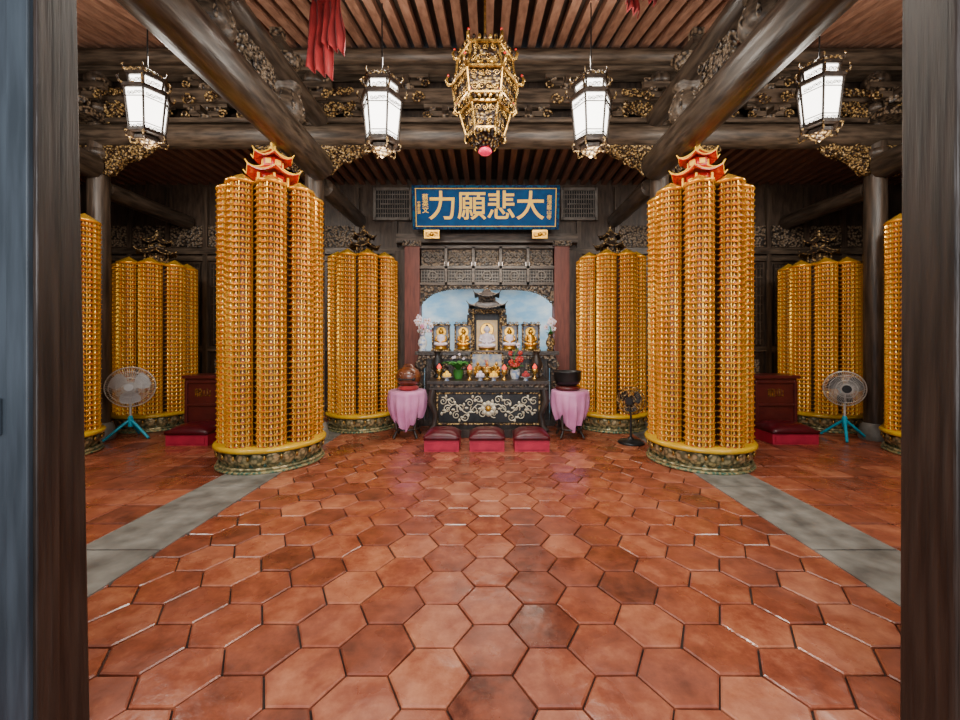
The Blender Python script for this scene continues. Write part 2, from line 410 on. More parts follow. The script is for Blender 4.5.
# ------------------------------------------------------------------ lattice windows high
for i,(xa,xb) in enumerate(((-2.12,-1.45),(1.42,2.06))):
    b=B(); za,zb=3.74,4.3; cx=(xa+xb)/2; cz=(za+zb)/2
    b.box(0,0,0,xb-xa,.03,zb-za,BLK)
    for q in(-1,1):
        b.box(q*(xb-xa)/2,-.02,0,.05,.06,zb-za+.05,GREYL); b.box(0,-.02,q*(zb-za)/2,xb-xa,.06,.05,GREYL)
    b.box(0,-.03,0,xb-xa-.2,.03,.02,GREYL)
    for q in range(-6,7): b.box(q*.045,-.03,0,.014,.02,zb-za,GREYL)
    for q in(-.18,-.09,.09,.18): b.box(0,-.035,q,xb-xa,.02,.014,GREYL)
    b.obj('window_%d'%(i+1),(cx,YB-.06,cz))
# ------------------------------------------------------------------ altar surround
b=B(); YA=7.36
for sd in(-1,1):
    b.box(sd*1.36,YA,1.58,.27,.2,3.16,WR)
    b.box(sd*1.36,YA-.02,.12,.33,.26,.24,STONE)
    b.box(sd*1.36,YA,3.2,.34,.26,.1,CARV)
    b.box(sd*1.60,YA+.08,1.55,.2,.1,3.1,WB)
b.box(0,YA,3.3,3.3,.22,.16,WX)
for z in(3.15,2.78,2.48): b.box(0,YA,z,2.5,.12,.05,WX)
for i in range(6):
    b.box(-1.25+i*.5,YA,2.81,.05,.12,.7,WX)
for i in range(5):
    cx=-1+i*.5
    b.box(cx,YA+.03,2.965,.42,.03,.3,CARV)
    for q in range(7): b.scroll((cx-.15+q*.05,YA-.01,2.965+.04*(-1)**q),.05,.011,GREYL,flip=(-1)**q)
    b.box(cx,YA+.05,2.63,.44,.02,.26,WD)
    for q in range(9): b.box(cx-.2+q*.05,YA,2.63,.012,.03,.25,GREYL)
    for q in range(4): b.box(cx,YA-.01,2.54+q*.06,.44,.02,.012,GREYL)
    b.ring((cx,YA-.02,2.63),.08,.014,GREYL,'y',16,5)
for i in range(49):
    u=-1+i/24; x=u*1.22; d=.05+.30*abs(u)**5
    b.box(x,YA,2.46-d/2,.055,.05,d,CARV)
    b.scroll((x,YA-.03,2.46-d),.04,.012,CARV,flip=1 if u<0 else -1)
b.obj('altar_screen_surround')
b=B()
b.box(0,6.94,1.23,2.4,.58,.06,W); b.box(0,6.94,1.17,2.3,.54,.08,CARV)
b.box(0,6.99,.6,2.1,.46,1.1,WD); b.box(0,6.99,.05,2.3,.5,.1,W)
for i in range(6):
    b.box(-1.0+i*.4,6.75,.65,.03,.03,1.0,W)
    if i<5:
        b.box(-.8+i*.4,6.75,.85,.3,.02,.4,CARV)
        for q in(-1,1): b.scroll((-.8+i*.4+q*.07,6.73,1.0),.06,.012,CGOLD,flip=q)
for q in(-1,1):
    b.scroll((q*1.13,6.70,1.05),.11,.03,CARV,flip=q,start=pi/2)
    b.box(q*1.12,6.76,.6,.1,.1,1.1,W)
    for k in range(4): b.scroll((q*1.13,6.70,.25+.22*k),.07,.02,CARV,flip=q)
b.obj('high_altar_table',bevel=.006)
def seated(b,x,y,z,s,m,halo=None,robe=None):
    robe=robe or m
    b.lathe((x,y,z),[(.16*s,0),(.2*s,.03*s),(.15*s,.06*s),(.19*s,.1*s)],GOLD,16)
    b.ball((x,y-.02*s,z+.14*s),(.19*s,.13*s,.06*s),robe)
    b.ball((x-.1*s,y-.08*s,z+.15*s),(.09*s,.06*s,.045*s),robe); b.ball((x+.1*s,y-.08*s,z+.15*s),(.09*s,.06*s,.045*s),robe)
    b.lathe((x,y,z+.13*s),[(.12*s,0),(.105*s,.1*s),(.12*s,.2*s),(.10*s,.25*s),(.035*s,.28*s),(.032*s,.31*s)],robe,14,sy=.75)
    for q in(-1,1): b.tube([(x+q*.115*s,y,z+.36*s),(x+q*.15*s,y-.03*s,z+.25*s),(x+q*.03*s,y-.12*s,z+.2*s)],[.035*s,.032*s,.02*s],m,7)
    b.ball((x,y-.01*s,z+.48*s),(.06*s,.06*s,.075*s),m); b.ball((x,y,z+.555*s),.03*s,BLK if m is not GOLD else m,8,6)
    for q in(-1,1): b.ball((x+q*.062*s,y,z+.475*s),(.01*s,.015*s,.03*s),m,6,5)
    if halo:
        b.lathe((0,0,0),[(.02*s,0),(.13*s,0),(.14*s,.01*s),(.13*s,.02*s)],halo,20,M=T(x,y+.07*s,z+.48*s)@Matrix.Rotation(pi/2,4,'X'))
for i,x in enumerate((-.80,-.41,.39,.76)):
    b=B(); w,h=.28,.42
    b.box(0,.06,.23,w,.03,h,PRINT)
    for q in(-1,1): b.box(q*w/2,0,.23,.022,.14,h+.02,CGOLD)
    b.box(0,0,.012,w+.05,.16,.024,CGOLD); b.box(0,0,h+.03,w+.05,.15,.025,CGOLD)
    for q in range(5): b.scroll((-.12+q*.06,-.06,h+.055),.03,.008,CGOLD,flip=(-1)**q,n=8,k=4)
    seated(b,0,0,.024,.64,GOLD,halo=GOLD,robe=GOLD if i%2 else WHITE)
    b.obj('framed_buddha_statue',(x,6.96,1.262))
b=B()
b.box(0,.1,.1,.78,.42,.2,CARV)
for q in(-1,1):
    b.cyl((q*.27,-.1,.2),(q*.27,-.1,1.0),.028,.028,CGOLD,10); b.cyl((q*.37,-.02,.2),(q*.37,-.02,.95),.022,.022,WD,10)
    b.box(q*.34,.1,.55,.08,.18,.75,WD)
    for k in range(5): b.scroll((q*.32,-.06,.3+.14*k),.05,.012,CGOLD,flip=q)
b.box(0,.26,.6,.74,.05,.95,WD); b.box(0,.22,.55,.42,.02,.6,WARM)
b.box(0,-.0,1.02,.74,.30,.08,CARV)
b.roof((0,.05,1.06),.50,.14,WD,4,.08,pi/4,.25,edge=CARV)
b.box(0,.05,1.24,.34,.26,.12,CARV)
b.roof((0,.05,1.29),.34,.16,WD,4,.07,pi/4,.04,edge=CARV)
for k in range(9): b.scroll((-.28+.07*k,-.16,1.0),.045,.012,CGOLD,flip=(-1)**k)
seated(b,0,-.02,.2,.95,WHITE,halo=GOLD,robe=WHITE)
b.obj('central_guanyin_shrine',(0,7.88,1.0))
b=B(); b.box(0,0,.48,.95,.5,.96,WD); b.box(0,0,.975,1.0,.55,.05,W); b.obj('shrine_plinth',(0,7.92,0))
b=B()
b.box(0,0,.82,1.8,.78,.05,WD); b.box(0,0,.775,1.72,.72,.05,CARV); b.box(0,0,.73,1.76,.76,.035,WD)
b.box(0,.02,.42,1.62,.6,.6,WD); b.box(0,0,.06,1.74,.7,.12,WD)
for q in(-1,1):
    b.tube([(q*.82,-.33,.72),(q*.85,-.35,.55),(q*.78,-.33,.35),(q*.80,-.34,.18),(q*.85,-.36,.1)],[.05,.06,.04,.045,.055],WD,8)
    b.tube([(q*.82,.33,.72),(q*.78,.33,.35),(q*.85,.34,.1)],[.05,.04,.055],WD,8)
yF=-.295
b.box(0,yF,.43,1.48,.03,.42,BLK)
for z in(.2,.66): b.box(0,yF-.02,z,1.54,.03,.025,CGOLD)
for q in(-1,1): b.box(q*.76,yF-.02,.43,.025,.03,.46,CGOLD)
for sd in(-1,1):
    pts=[(sd*(.05+.65*t/12),yF-.03,.43+.07*math.sin(t*.95)) for t in range(13)]
    b.tube(pts,.010,SILV,5)
    for t in range(10):
        x=sd*(.08+.066*t); z=.43+.07*math.sin(t*.99); f=1 if t%2 else -1
        b.scroll((x,yF-.03,z+f*.075),.062,.010,SILV,flip=sd*f,start=random.random()*6)
        b.ball((x+.02,yF-.03,z-f*.06),(.032,.01,.018),SILV,8,5)
        b.ball((x-.02,yF-.03,z-f*.11),(.02,.01,.028),SILV,8,5)
for k in range(8):
    a=k*pi/4; b.ball((.08*math.cos(a),yF-.03,.43+.08*math.sin(a)),(.04,.012,.04),SILV,8,5)
b.ball((0,yF-.035,.43),(.04,.02,.04),GOLD,10,6)
b.obj('offering_altar_table',(.02,6.27,0),bevel=.005)
ZT=.846
b=B(); b.box(0,0,.2,.5,.03,.36,PRINT)
for q in(-1,1): b.box(q*.25,0,.2,.03,.05,.40,CGOLD)
b.box(0,0,.02,.56,.1,.04,CARV); b.box(0,0,.39,.53,.05,.03,CGOLD)
for q in(-1,0,1): seated(b,q*.15,-.07,.035,.38,GOLD)
b.obj('triptych_votive_screen',(0,6.5,ZT))
b=B(); b.lathe((0,0,0),[(.07,0),(.06,.03),(.10,.07),(.115,.13),(.10,.17),(.115,.19),(.105,.19),(.09,.16)],AGOLD,20,capt=False); b.lathe((0,0,.15),[(.09,0),(.0,.01)],STONE,20)
for q in(-1,1): b.ring((q*.12,0,.17),.035,.011,AGOLD,'y',12,5)
for k in range(5): b.cyl((random.uniform(-.04,.04),random.uniform(-.04,.04),.15),(random.uniform(-.05,.05),0,.3),.003,.003,RED,5)
b.obj('incense_burner',(0,6.2,ZT))
def leafy(b,n,L,m,z=.14,w=.025):
    for i in range(n):
        a=2*pi*i/n+random.uniform(-.3,.3); l=L*random.uniform(.7,1.1)
        pts=[];rs=[]
        for t in range(6):
            u=t/5; r=l*.75*u; zz=z+l*(u*1.1-.75*u*u)
            pts.append((r*math.cos(a),r*math.sin(a),zz)); rs.append(w*(math.sin(pi*(u*.85+.1)))+.002)
        vs=[];fs=[]
        for p,q in zip(pts,rs):
            vs+= [(p[0]-q*math.sin(a),p[1]+q*math.cos(a),p[2]),(p[0],p[1],p[2]-q*.3),(p[0]+q*math.sin(a),p[1]-q*math.cos(a),p[2])]
        for t in range(5):
            fs+= [(3*t,3*t+1,3*t+4,3*t+3),(3*t+1,3*t+2,3*t+5,3*t+4)]
        b.add(vs,fs,m,True)
def bloom(b,p,s,m,c=GOLD):
    for k in range(5):
        a=k*2*pi/5+random.random()
        b.ball((p[0]+s*.6*math.cos(a),p[1]-s*.2,p[2]+s*.6*math.sin(a)),(s*.5,s*.2,s*.5),m,7,5)
    b.ball((p[0],p[1]-s*.4,p[2]),s*.25,c,6,4)
def pot(b,m,r=.08,h=.15):
    b.lathe((0,0,0),[(r*.7,0),(r*.75,.01),(r,h*.6),(r*.95,h*.95),(r*1.05,h),(r*.9,h),(r*.85,h*.9)],m,18,capt=False); b.lathe((0,0,h*.88),[(r*.85,0),(0,.005)],GROUT,18)
b=B(); pot(b,GREEN,.08,.14); leafy(b,18,.36,GREEN,.12,.034)
for k in range(4): bloom(b,(random.uniform(-.1,.1),random.uniform(-.1,.05),.30+random.random()*.1),.02,WHITE)
b.obj('potted_orchid_plant',(-.45,6.25,ZT))
b=B(); pot(b,PORC,.08,.14); leafy(b,10,.2,GREEN,.12)
for k in range(14): bloom(b,(random.uniform(-.1,.1),random.uniform(-.1,.06),.2+random.random()*.22),.035,RED)
b.tube([(0,0,.1),(-.02,0,.35),(.05,0,.5)],.006,GREEN,5); bloom(b,(.05,0,.52),.04,WHITE)
b.obj('red_flower_arrangement',(.44,6.25,ZT))
for x,y in((-.74,6.2),(.74,6.2),(-.26,6.02),(.26,6.02)):
    b=B(); b.lathe((0,0,0),[(.045,0),(.045,.01),(.015,.03),(.015,.07),(.045,.1),(.05,.14),(.035,.16)],AGOLD,14); b.lathe((0,0,.16),[(.03,0),(.038,.025),(.018,.06),(0,.08)],CAND,12)
    b.obj('lotus_altar_lamp',(x,y,ZT))
for x,m in((-.6,GOLDP),(.58,REDC),(-.1,WHITE),(.1,GOLDP)):
    b=B(); b.lathe((0,0,0),[(.04,0),(.025,.02),(.025,.03),(.08,.05),(.085,.055)],PORC,18)
    for k in range(4): b.ball((.034*math.cos(k*pi/2),.034*math.sin(k*pi/2),.08),.03,m,10,7)
    b.ball((0,0,.115),.03,m,10,7)
    b.obj('fruit_offering_plate',(x,5.98,ZT))
for k,x in enumerate((-.8,.8)):
    b=B(); b.lathe((0,0,0),[(.06,0),(.07,.02),(.03,.06),(.08,.16),(.09,.24),(.045,.34),(.04,.38),(.065,.42)],WD if k else BLK,18)
    b.obj('altar_vase',(x,6.45,ZT))
for x in(-1.10,1.08):
    b=B(); b.lathe((0,0,0),[(.06,0),(.07,.02),(.045,.05),(.08,.12),(.075,.18),(.035,.25),(.05,.29)],PORC if x<0 else CGOLD,18)
    for k in range(12 if x<0 else 8):
        a=random.random()*2*pi; r=random.uniform(.03,.15 if x<0 else .08); zt=random.uniform(.38,.60)
        b.tube([(0,0,.25),(r*.4*math.cos(a),r*.4*math.sin(a),.36),(r*math.cos(a),r*math.sin(a),zt)],.005,GREEN,5)
        bloom(b,(r*math.cos(a),r*math.sin(a),zt),.045,WHITE)
        if x<0: bloom(b,(r*1.1*math.cos(a+.5),r*math.sin(a+.5),zt-.08),.038,PINK if k%3==0 else WHITE)
    leafy(b,8,.14,GREEN,.27)
    b.obj('flower_vase',(x,6.82,1.262))
# ------------------------------------------------------------------ draped side tables
def cloth_table(x,y,seed):
    random.seed(seed); b=B(); H=.70
    for k in range(4):
        a=pi/4+k*pi/2
        b.tube([(.2*math.cos(a),.2*math.sin(a),H-.03),(.22*math.cos(a),.22*math.sin(a),.35),(.18*math.cos(a),.18*math.sin(a),.12),(.24*math.cos(a),.24*math.sin(a),.02)],[.022,.025,.018,.02],WD,8)
    b.ring((0,0,.14),.19,.014,WD)
    b.lathe((0,0,H-.03),[(.25,0),(.255,.02),(.25,.03)],WD,28)
    n=90; rows=12; vs=[];fs=[]
    vs.append((0,0,H+.004))
    for j in range(rows+1):
        t=j/rows
        for i in range(n):
            a=2*pi*i/n
            bot=.28-.15*max(0,math.cos(2*a+pi))+.025*math.sin(9*a)
            d=max(0,(t-.15)/.85)
            z=H+.004-(H-bot)*d
            r=.275 if t>=.1 else .26
            r+= d*(.034*math.sin(13*a+seed)+.014*math.sin(29*a)) + .02*math.sin(pi*d)-.08*d*d
            if j==0: r=.2
            vs.append((r*math.cos(a),r*math.sin(a),z))
    for i in range(n): fs.append((0,1+i,1+(i+1)%n))
    for j in range(rows):
        for i in range(n):
            k=(i+1)%n; fs.append((1+j*n+i,1+(j+1)*n+i,1+(j+1)*n+k,1+j*n+k))
    b.add(vs,fs,PINK,True)
    b.obj('cloth_draped_table',(x,y,0))
cloth_table(-1.19,5.98,1); cloth_table(1.24,5.98,2)
b=B(); b.lathe((0,0,0),[(.12,0),(.15,.02),(.15,.05),(.11,.07)],REDC,20)
b.ball((0,0,.2),(.185,.16,.155),FISH,24,16)
b.box(0,-.135,.17,.25,.05,.018,BLK); b.ball((-.1,-.12,.17),.03,BLK,10,6); b.ball((.1,-.12,.17),.03,BLK,10,6)
for q in(-1,1):
    b.scroll((q*.08,-.135,.25),.04,.012,FISH,flip=q)
b.tube([(-.07,0,.33),(-.04,0,.37),(.04,0,.37),(.07,0,.33)],.022,FISH,8)
b.obj('wooden_fish_drum',(-1.17,5.96,.705))
b=B(); b.lathe((0,0,0),[(.15,0),(.18,.02),(.18,.05),(.12,.07)],DRED,20)
b.lathe((0,0,.06),[(.08,0),(.16,.03),(.195,.1),(.2,.2),(.21,.21),(.205,.225),(.185,.22),(.18,.1),(.05,.04)],BLK,28,capt=False,capb=False)
b.obj('singing_bowl_bell',(1.20,5.96,.705))
# ------------------------------------------------------------------ kneelers
def kneeler(x,y,w=.47,d=.42,name='kneeling_stool'):
    b=B()
    b.box(0,0,.075,w-.02,d-.03,.15,PKR); b.box(0,-d/2+.01,.07,w-.1,.01,.08,PKR)
    n=10; vs=[];fs=[]
    for side in(0,1):
        for i in range(n+1):
            for j in range(n+1):
                u,v=i/n*2-1,j/n*2-1
                puff=(1-u**4)*(1-v**4)
                vs.append((u*w/2*(1 if side else .98),v*d/2,(.19+.085*puff-.02*math.exp(-(u*u+v*v)*40)) if side else .15))
    m_=(n+1)*(n+1)
    for side in(0,1):
        o=side*m_
        for i in range(n):
            for j in range(n):
                f=(o+i*(n+1)+j,o+(i+1)*(n+1)+j,o+(i+1)*(n+1)+j+1,o+i*(n+1)+j+1)
                fs.append(f if side else f[::-1])
    per=[i*(n+1) for i in range(n+1)]+[n*(n+1)+j for j in range(1,n+1)]+[i*(n+1)+n for i in range(n-1,-1,-1)]+[j for j in range(n-1,0,-1)]
    for k in range(len(per)):
        a,c=per[k],per[(k+1)%len(per)]; fs.append((a,c,m_+c,m_+a))
    b.add(vs,fs,CRIM,True)
    b.obj(name,(x,y,0))
for x in(-.59,.0,.585): kneeler(x,5.38)
kneeler(-4.12,5.72,.6,.5); kneeler(4.28,5.78,.66,.5)
for x,wd in((-4.38,.56),(4.45,.66)):
    c=B(); c.box(0,0,.44,wd,.36,.84,DRED); c.box(0,0,.88,wd+.06,.42,.05,DRED); c.box(0,0,.04,wd+.04,.4,.08,DRED)
    for z in(.14,.45,.80): c.box(0,-.187,z,wd-.06,.025,.035,DRED)
    for q in(-1,1): c.box(q*(wd/2-.03),-.19,.47,.045,.03,.7,DRED)
    o=c.obj('donation_box',(x,6.35,0),bevel=.006)
    t=bpy.data.curves.new('label','FONT'); t.body='龍山'; t.size=.13; t.align_x='CENTER'; t.align_y='CENTER'; t.extrude=.004
    to=bpy.data.objects.new('label',t); to.data.materials.append(AGOLD); bpy.context.scene.collection.objects.link(to)
    to.parent=o; to.location=(0,-.184,.63); to.rotation_euler=(pi/2,0,0)
# ------------------------------------------------------------------ towers
PITCH=.066; RL=.150; RC=.412; NF=3; STEP=math.radians(26)
def tier_mesh():
    b=B()
    for k in range(8):
        ang=(k+.5)*pi/4; cx,cy=RC*math.cos(ang),RC*math.sin(ang); r=RL
        for j in range(-NF,NF+1):
            a=ang+j*STEP; w=.0340
            M=T(cx,cy,0)@Rz(a)
            b.add([(r-.032,-w,0),(r-.032,w,0),(r-.032,w,PITCH),(r-.032,-w,PITCH)],[(0,1,2,3)],TN,False,M)
            z0,z1=PITCH-.018,PITCH-.003
            lip=[(r-.032,-w,z0),(r-.032,w,z0),(r+.002,-w*1.0,z0),(r+.002,w,z0),(r+.016,-w*1.10,z1-.005),(r+.016,w*1.10,z1-.005),(r-.006,-w,z1+.003),(r-.006,w,z1+.003)]
            b.add(lip,[(0,2,3,1)],TU,False,M)
            b.add(lip,[(2,4,5,3),(4,6,7,5)],TG,False,M)
            b.add([(r-.006,-w,PITCH),(r-.006,w,PITCH),(r-.032,w,PITCH),(r-.032,-w,PITCH)],[(0,1,2,3)],TG,False,M)
            b.add([(r+.005,-.014,0.0),(r+.005,.014,0.0),(r+.001,.014,.014),(r+.001,-.014,.014)],[(0,1,2,3)],TU,False,M)
            b.add([(r-.032,w-.003,0),(r-.001,w-.004,0),(r-.001,w+.003,0),(r-.001,w-.004,z0),(r-.001,w+.003,z0),(r-.032,w-.003,z0)],[(0,1,3,5),(1,2,4,3)],TG,False,M)
            bx=r-.017
            b.lathe((bx,0,0),[(.017,.0),(.019,.009),(.010,.017),(.0115,.028),(.005,.033)],TB,6,pi/6,True,M,capb=False)
            b.lathe((bx,0,.032),[(.003,0),(.0085,.006),(.003,.014)],TB,5,0,True,M,capb=False)
    me=bpy.data.meshes.new('tier'); me.from_pydata(b.v,[],b.f)
    for m in b.mats: me.materials.append(m)
    me.polygons.foreach_set('material_index',b.m); me.polygons.foreach_set('use_smooth',b.sm); me.update()
    return me
TIER=tier_mesh()
def base_mesh():
    b=B()
    b.lathe((0,0,0),[(.55,0),(.57,.015),(.57,.03),(.50,.05),(.50,.19),(.56,.215),(.57,.23)],LOTG,48)
    b.lathe((0,0,.228),[(.59,0),(.605,.010),(.605,.035),(.59,.052),(.3,.058)],TY,64)
    for k in range(22):
        a=k*2*pi/22; M=Rz(a)
        vs=[];fs=[];n=6
        for j in range(7):
            t=j/6
            for i in range(n+1):
                u=i/n*2-1; wd=.080*math.sin(pi*(.12+.83*(1-t)))**.6*(1 if t<.85 else .8)
                x=.505+.065*t**1.2+.03*math.sin(pi*t)*(1-u*u); z=.05+.165*t
                vs.append((x,u*wd,z))
        for j in range(6):
            for i in range(n): fs.append((j*7+i,j*7+i+1,(j+1)*7+i+1,(j+1)*7+i))
        b.add(vs,fs,LOT,True,M)
        b.ball((.575*math.cos(a+pi/22),.575*math.sin(a+pi/22),.175),(.016,.016,.03),AGOLD,6,5)
    b.ring((0,0,.05),.555,.018,LOT,'z',48,6); b.ring((0,0,.015),.575,.014,LOTG,'z',48,6)
    return b
def pavilion(b,z,mw,mr,me,s=1):
    b.lathe((0,0,z),[(.2*s,0),(.2*s,.04*s),(.15*s,.05*s)],mw,6,sm=False)
    b.lathe((0,0,z+.04*s),[(.12*s,0),(.12*s,.14*s)],mw,6,sm=False)
    for k in range(6):
        a=k*pi/3; b.cyl((.155*s*math.cos(a),.155*s*math.sin(a),z+.04*s),(.155*s*math.cos(a),.155*s*math.sin(a),z+.17*s),.012*s,.012*s,me,6)
        a+=pi/6; b.box(.115*s*math.cos(a),.115*s*math.sin(a),z+.1*s,.02*s,.05*s,.08*s,me,R=Matrix.Rotation(a,3,'Z'))
        b.box(.15*s*math.cos(a),.15*s*math.sin(a),z+.065*s,.008*s,.15*s,.008*s,me,R=Matrix.Rotation(a,3,'Z'))
    b.roof((0,0,z+.17*s),.27*s,.1*s,mr,6,.05*s,0,.1*s,edge=me)
    b.lathe((0,0,z+.25*s),[(.1*s,0),(.1*s,.1*s)],mw,6,sm=False)
    for k in range(6):
        a=k*pi/3+pi/6; b.box(.09*s*math.cos(a),.09*s*math.sin(a),z+.31*s,.02*s,.05*s,.05*s,me,R=Matrix.Rotation(a,3,'Z'))
    b.roof((0,0,z+.34*s),.2*s,.13*s,mr,6,.045*s,0,.02*s,edge=me)
    b.lathe((0,0,z+.45*s),[(.02*s,0),(.035*s,.03*s),(.015*s,.05*s),(.025*s,.07*s),(0,.12*s)],me,8)
def tower(x,y,count,rot,red,ps=1):
    e=empty('buddha_light_tower',(x,y,0)); e.rotation_euler=(0,0,rot)
    o=bpy.data.objects.new('niche_columns',TIER); bpy.context.scene.collection.objects.link(o)
    o.parent=e; o.location=(0,0,.285)
    am=o.modifiers.new('tiers','ARRAY'); am.use_relative_offset=False; am.use_constant_offset=True; am.constant_offset_displace=(0,0,PITCH); am.count=count
    base_mesh().obj('lotus_base',parent=e)
    top=.285+count*PITCH
    b=B()
    b.lathe((0,0,.285),[(.36,0),(.36,top-.285)],TC,32)
    for k in range(8):
        a=(k+.5)*pi/4
        b.lathe((RC*math.cos(a),RC*math.sin(a),.285),[(RL-.034,0),(RL-.034,top-.285)],TC,16,a)
        c=(RC*math.cos(a),RC*math.sin(a),top-.004)
        b.lathe(c,[(.1,-.05),(.12,0),(RL+.004,.002),(RL+.014,.014),(RL-.02,.035),(.06,.085),(.0,.12)],TG,15,a+pi/15)
    b.lathe((0,0,top),[(.36,0),(.34,.04),(.2,.08)],TG,24)
    if red: pavilion(b,top+.03,RED,RED,GOLDP,ps)
    else: pavilion(b,top+.03,CARV,WD,CGOLD,ps)
    b.obj('core_and_pavilion',parent=e)
tower(-2.60,4.85,44,math.radians(4),True,1.16); tower(2.56,4.85,44,math.radians(-4),True,1.16)
tower(-2.08,6.75,38,.05,False,1.0); tower(2.08,6.75,38,-.05,False,1.0)
tower(-5.57,6.75,36,.1,False,1.1); tower(5.6,6.75,36,-.1,False,1.1)
tower(-5.62,5.03,41,.1,True,1.1); tower(5.77,5.03,41,-.1,True,1.1)
# ------------------------------------------------------------------ signboard
e=empty('blue_signboard',(-.02,6.85,3.71)); e.rotation_euler=(math.radians(9),0,0)
b=B(); w,h=2.5,.72
b.box(0,0,0,w,.05,h,BLUE)
for q in(-1,1):
    b.box(0,-.03,q*(h/2-.02),w,.05,.045,BLUED); b.box(q*(w/2-.025),-.03,0,.055,.05,h,BLUED)
    b.box(0,-.045,q*(h/2-.05),w-.1,.02,.010,GOLDP); b.box(q*(w/2-.06),-.045,0,.010,.02,h-.1,GOLDP)
b.obj('panel',parent=e,bevel=.004)
b=B()
for q in(-1,1):
    b.box(q*.93,-.01,-h/2-.08,.26,.09,.14,GOLD); b.ball((q*.93,-.06,-h/2-.08),.04,GOLD,10,6)
    for k in(-1,1): b.scroll((q*.93+k*.07,-.065,-h/2-.08),.045,.012,GOLD,flip=k)
    b.cyl((q*.93,.04,-h/2+.05),(q*.93,.75,-h/2+.0),.02,.02,BLK,8)
    b.cyl((q*.93,.04,h/2-.1),(q*.93,.72,h/2-.05),.015,.015,BLK,8)
b.obj('support_brackets',parent=e)
def text(body,x,z,size,off=.0,parent=e,m=GOLDP):
    t=bpy.data.curves.new('inscription','FONT'); t.body=body; t.size=size; t.align_x='CENTER'; t.align_y='CENTER'; t.extrude=.006; t.offset=off; t.space_line=.95
    o=bpy.data.objects.new('inscription',t); t.materials.append(m); bpy.context.scene.collection.objects.link(o)
    o.parent=parent; o.location=(x,-.034,z); o.rotation_euler=(pi/2,0,0)
for i,ch in enumerate('力願悲大'): text(ch,-.74+i*.50,0,.50,.005)
text('鹿\n港\n龍\n山\n寺',1.08,.0,.085,.0); text('蔡\n英\n文',-1.03,.06,.11,.001); text('中\n華\n民\n國',-1.14,.0,.055,.0)
# ------------------------------------------------------------------ lanterns
def palace_lantern(x,y,z,s=1,ztop=5.2):
    b=B()
    ph=0
    def pr(z0,r0,z1,r1,m): b.lathe((0,0,0),[(r0*s,z0*s),(r1*s,z1*s)],m,6,ph,sm=False)
    pr(-.34,.175,.16,.225,LAMP)
    pr(.22,.16,.35,.19,LAMP)
    for (zz,r,hh) in((-.37,.21,.05),(.16,.27,.05),(.34,.235,.045),(-.44,.14,.05)):
        b.lathe((0,0,zz*s),[(r*.92*s,0),(r*s,.01*s),(r*s,hh*s),(r*.9*s,hh*s)],WD,6,ph,sm=False)
    for k in range(6):
        a=k*pi/3; c,sn=math.cos(a),math.sin(a)
        P=lambda r,zz:(r*s*c,r*s*sn,zz*s)
        b.tube([P(.19,-.34),P(.243,.18)],.013*s,WD,6)
        b.tube([P(.19,.2),P(.21,.37)],.012*s,WD,6)
        b.tube([P(.23,.20),P(.29,.21),P(.31,.26),P(.295,.30)],[.016*s,.015*s,.012*s,.006*s],CGOLD,6)
        b.tube([P(.2,.38),P(.245,.39),P(.265,.43),P(.245,.46)],[.014*s,.013*s,.010*s,.005*s],CGOLD,6)
        b.tube([P(.19,-.35),P(.23,-.38),P(.215,-.44),P(.14,-.44)],[.012*s]*4,CGOLD,5)
        am=a+pi/6; r0=.175*math.cos(pi/6); r1=.225*math.cos(pi/6)
        M=Rz(am+pi/2)
        for zz,rr in((.10,r1-.002),(-.30,r0+.006)):
            for q in(-1.5,-.5,.5,1.5):
                b.scroll((q*.045*s,-(rr+.008)*s,zz*s),.027*s,.006*s,WD,flip=1 if q>=0 else -1,n=8,k=4,M=M)
        b.box(0,-(r1+.002)*s,.06*s,.21*s,.008*s,.010*s,WD,M=M)
        b.box(0,-(r0+.014)*s,-.255*s,.17*s,.008*s,.010*s,WD,M=M)
        for q in(-1,0,1): b.scroll((q*.05*s,-(.165)*s,.28*s),.032*s,.007*s,CGOLD,flip=q or 1,n=8,k=4,M=M)
        for q in(-2,-1,0,1,2): b.scroll((q*.045*s,-.205*s,.395*s),.026*s,.007*s,CGOLD,flip=1 if q%2 else -1,n=8,k=4,M=M)
    b.lathe((0,0,.385*s),[(.2*s,0),(.12*s,.05*s),(.03*s,.08*s),(.03*s,.12*s)],CARV,6,ph,sm=False)
    b.lathe((0,0,-.53*s),[(.0,0),(.03*s,.02*s),(.06*s,.05*s),(.13*s,.09*s)],CGOLD,6,ph,sm=False)
    b.cyl((0,0,.47*s),(0,0,ztop-z),.008,.008,BLK,6)
    b.obj('palace_lantern',(x,y,z))
for x,y,z,s in((-1.18,4.5,3.98,.92),(1.17,4.5,3.98,.92),(-3.82,4.5,4.05,.86),(3.74,4.5,4.15,.9)):
    palace_lantern(x,y,z,s,5.24)
b=B()
tiers=[(-.40,.20,-.16,.27),(-.10,.31,.14,.35),(.20,.31,.42,.29)]
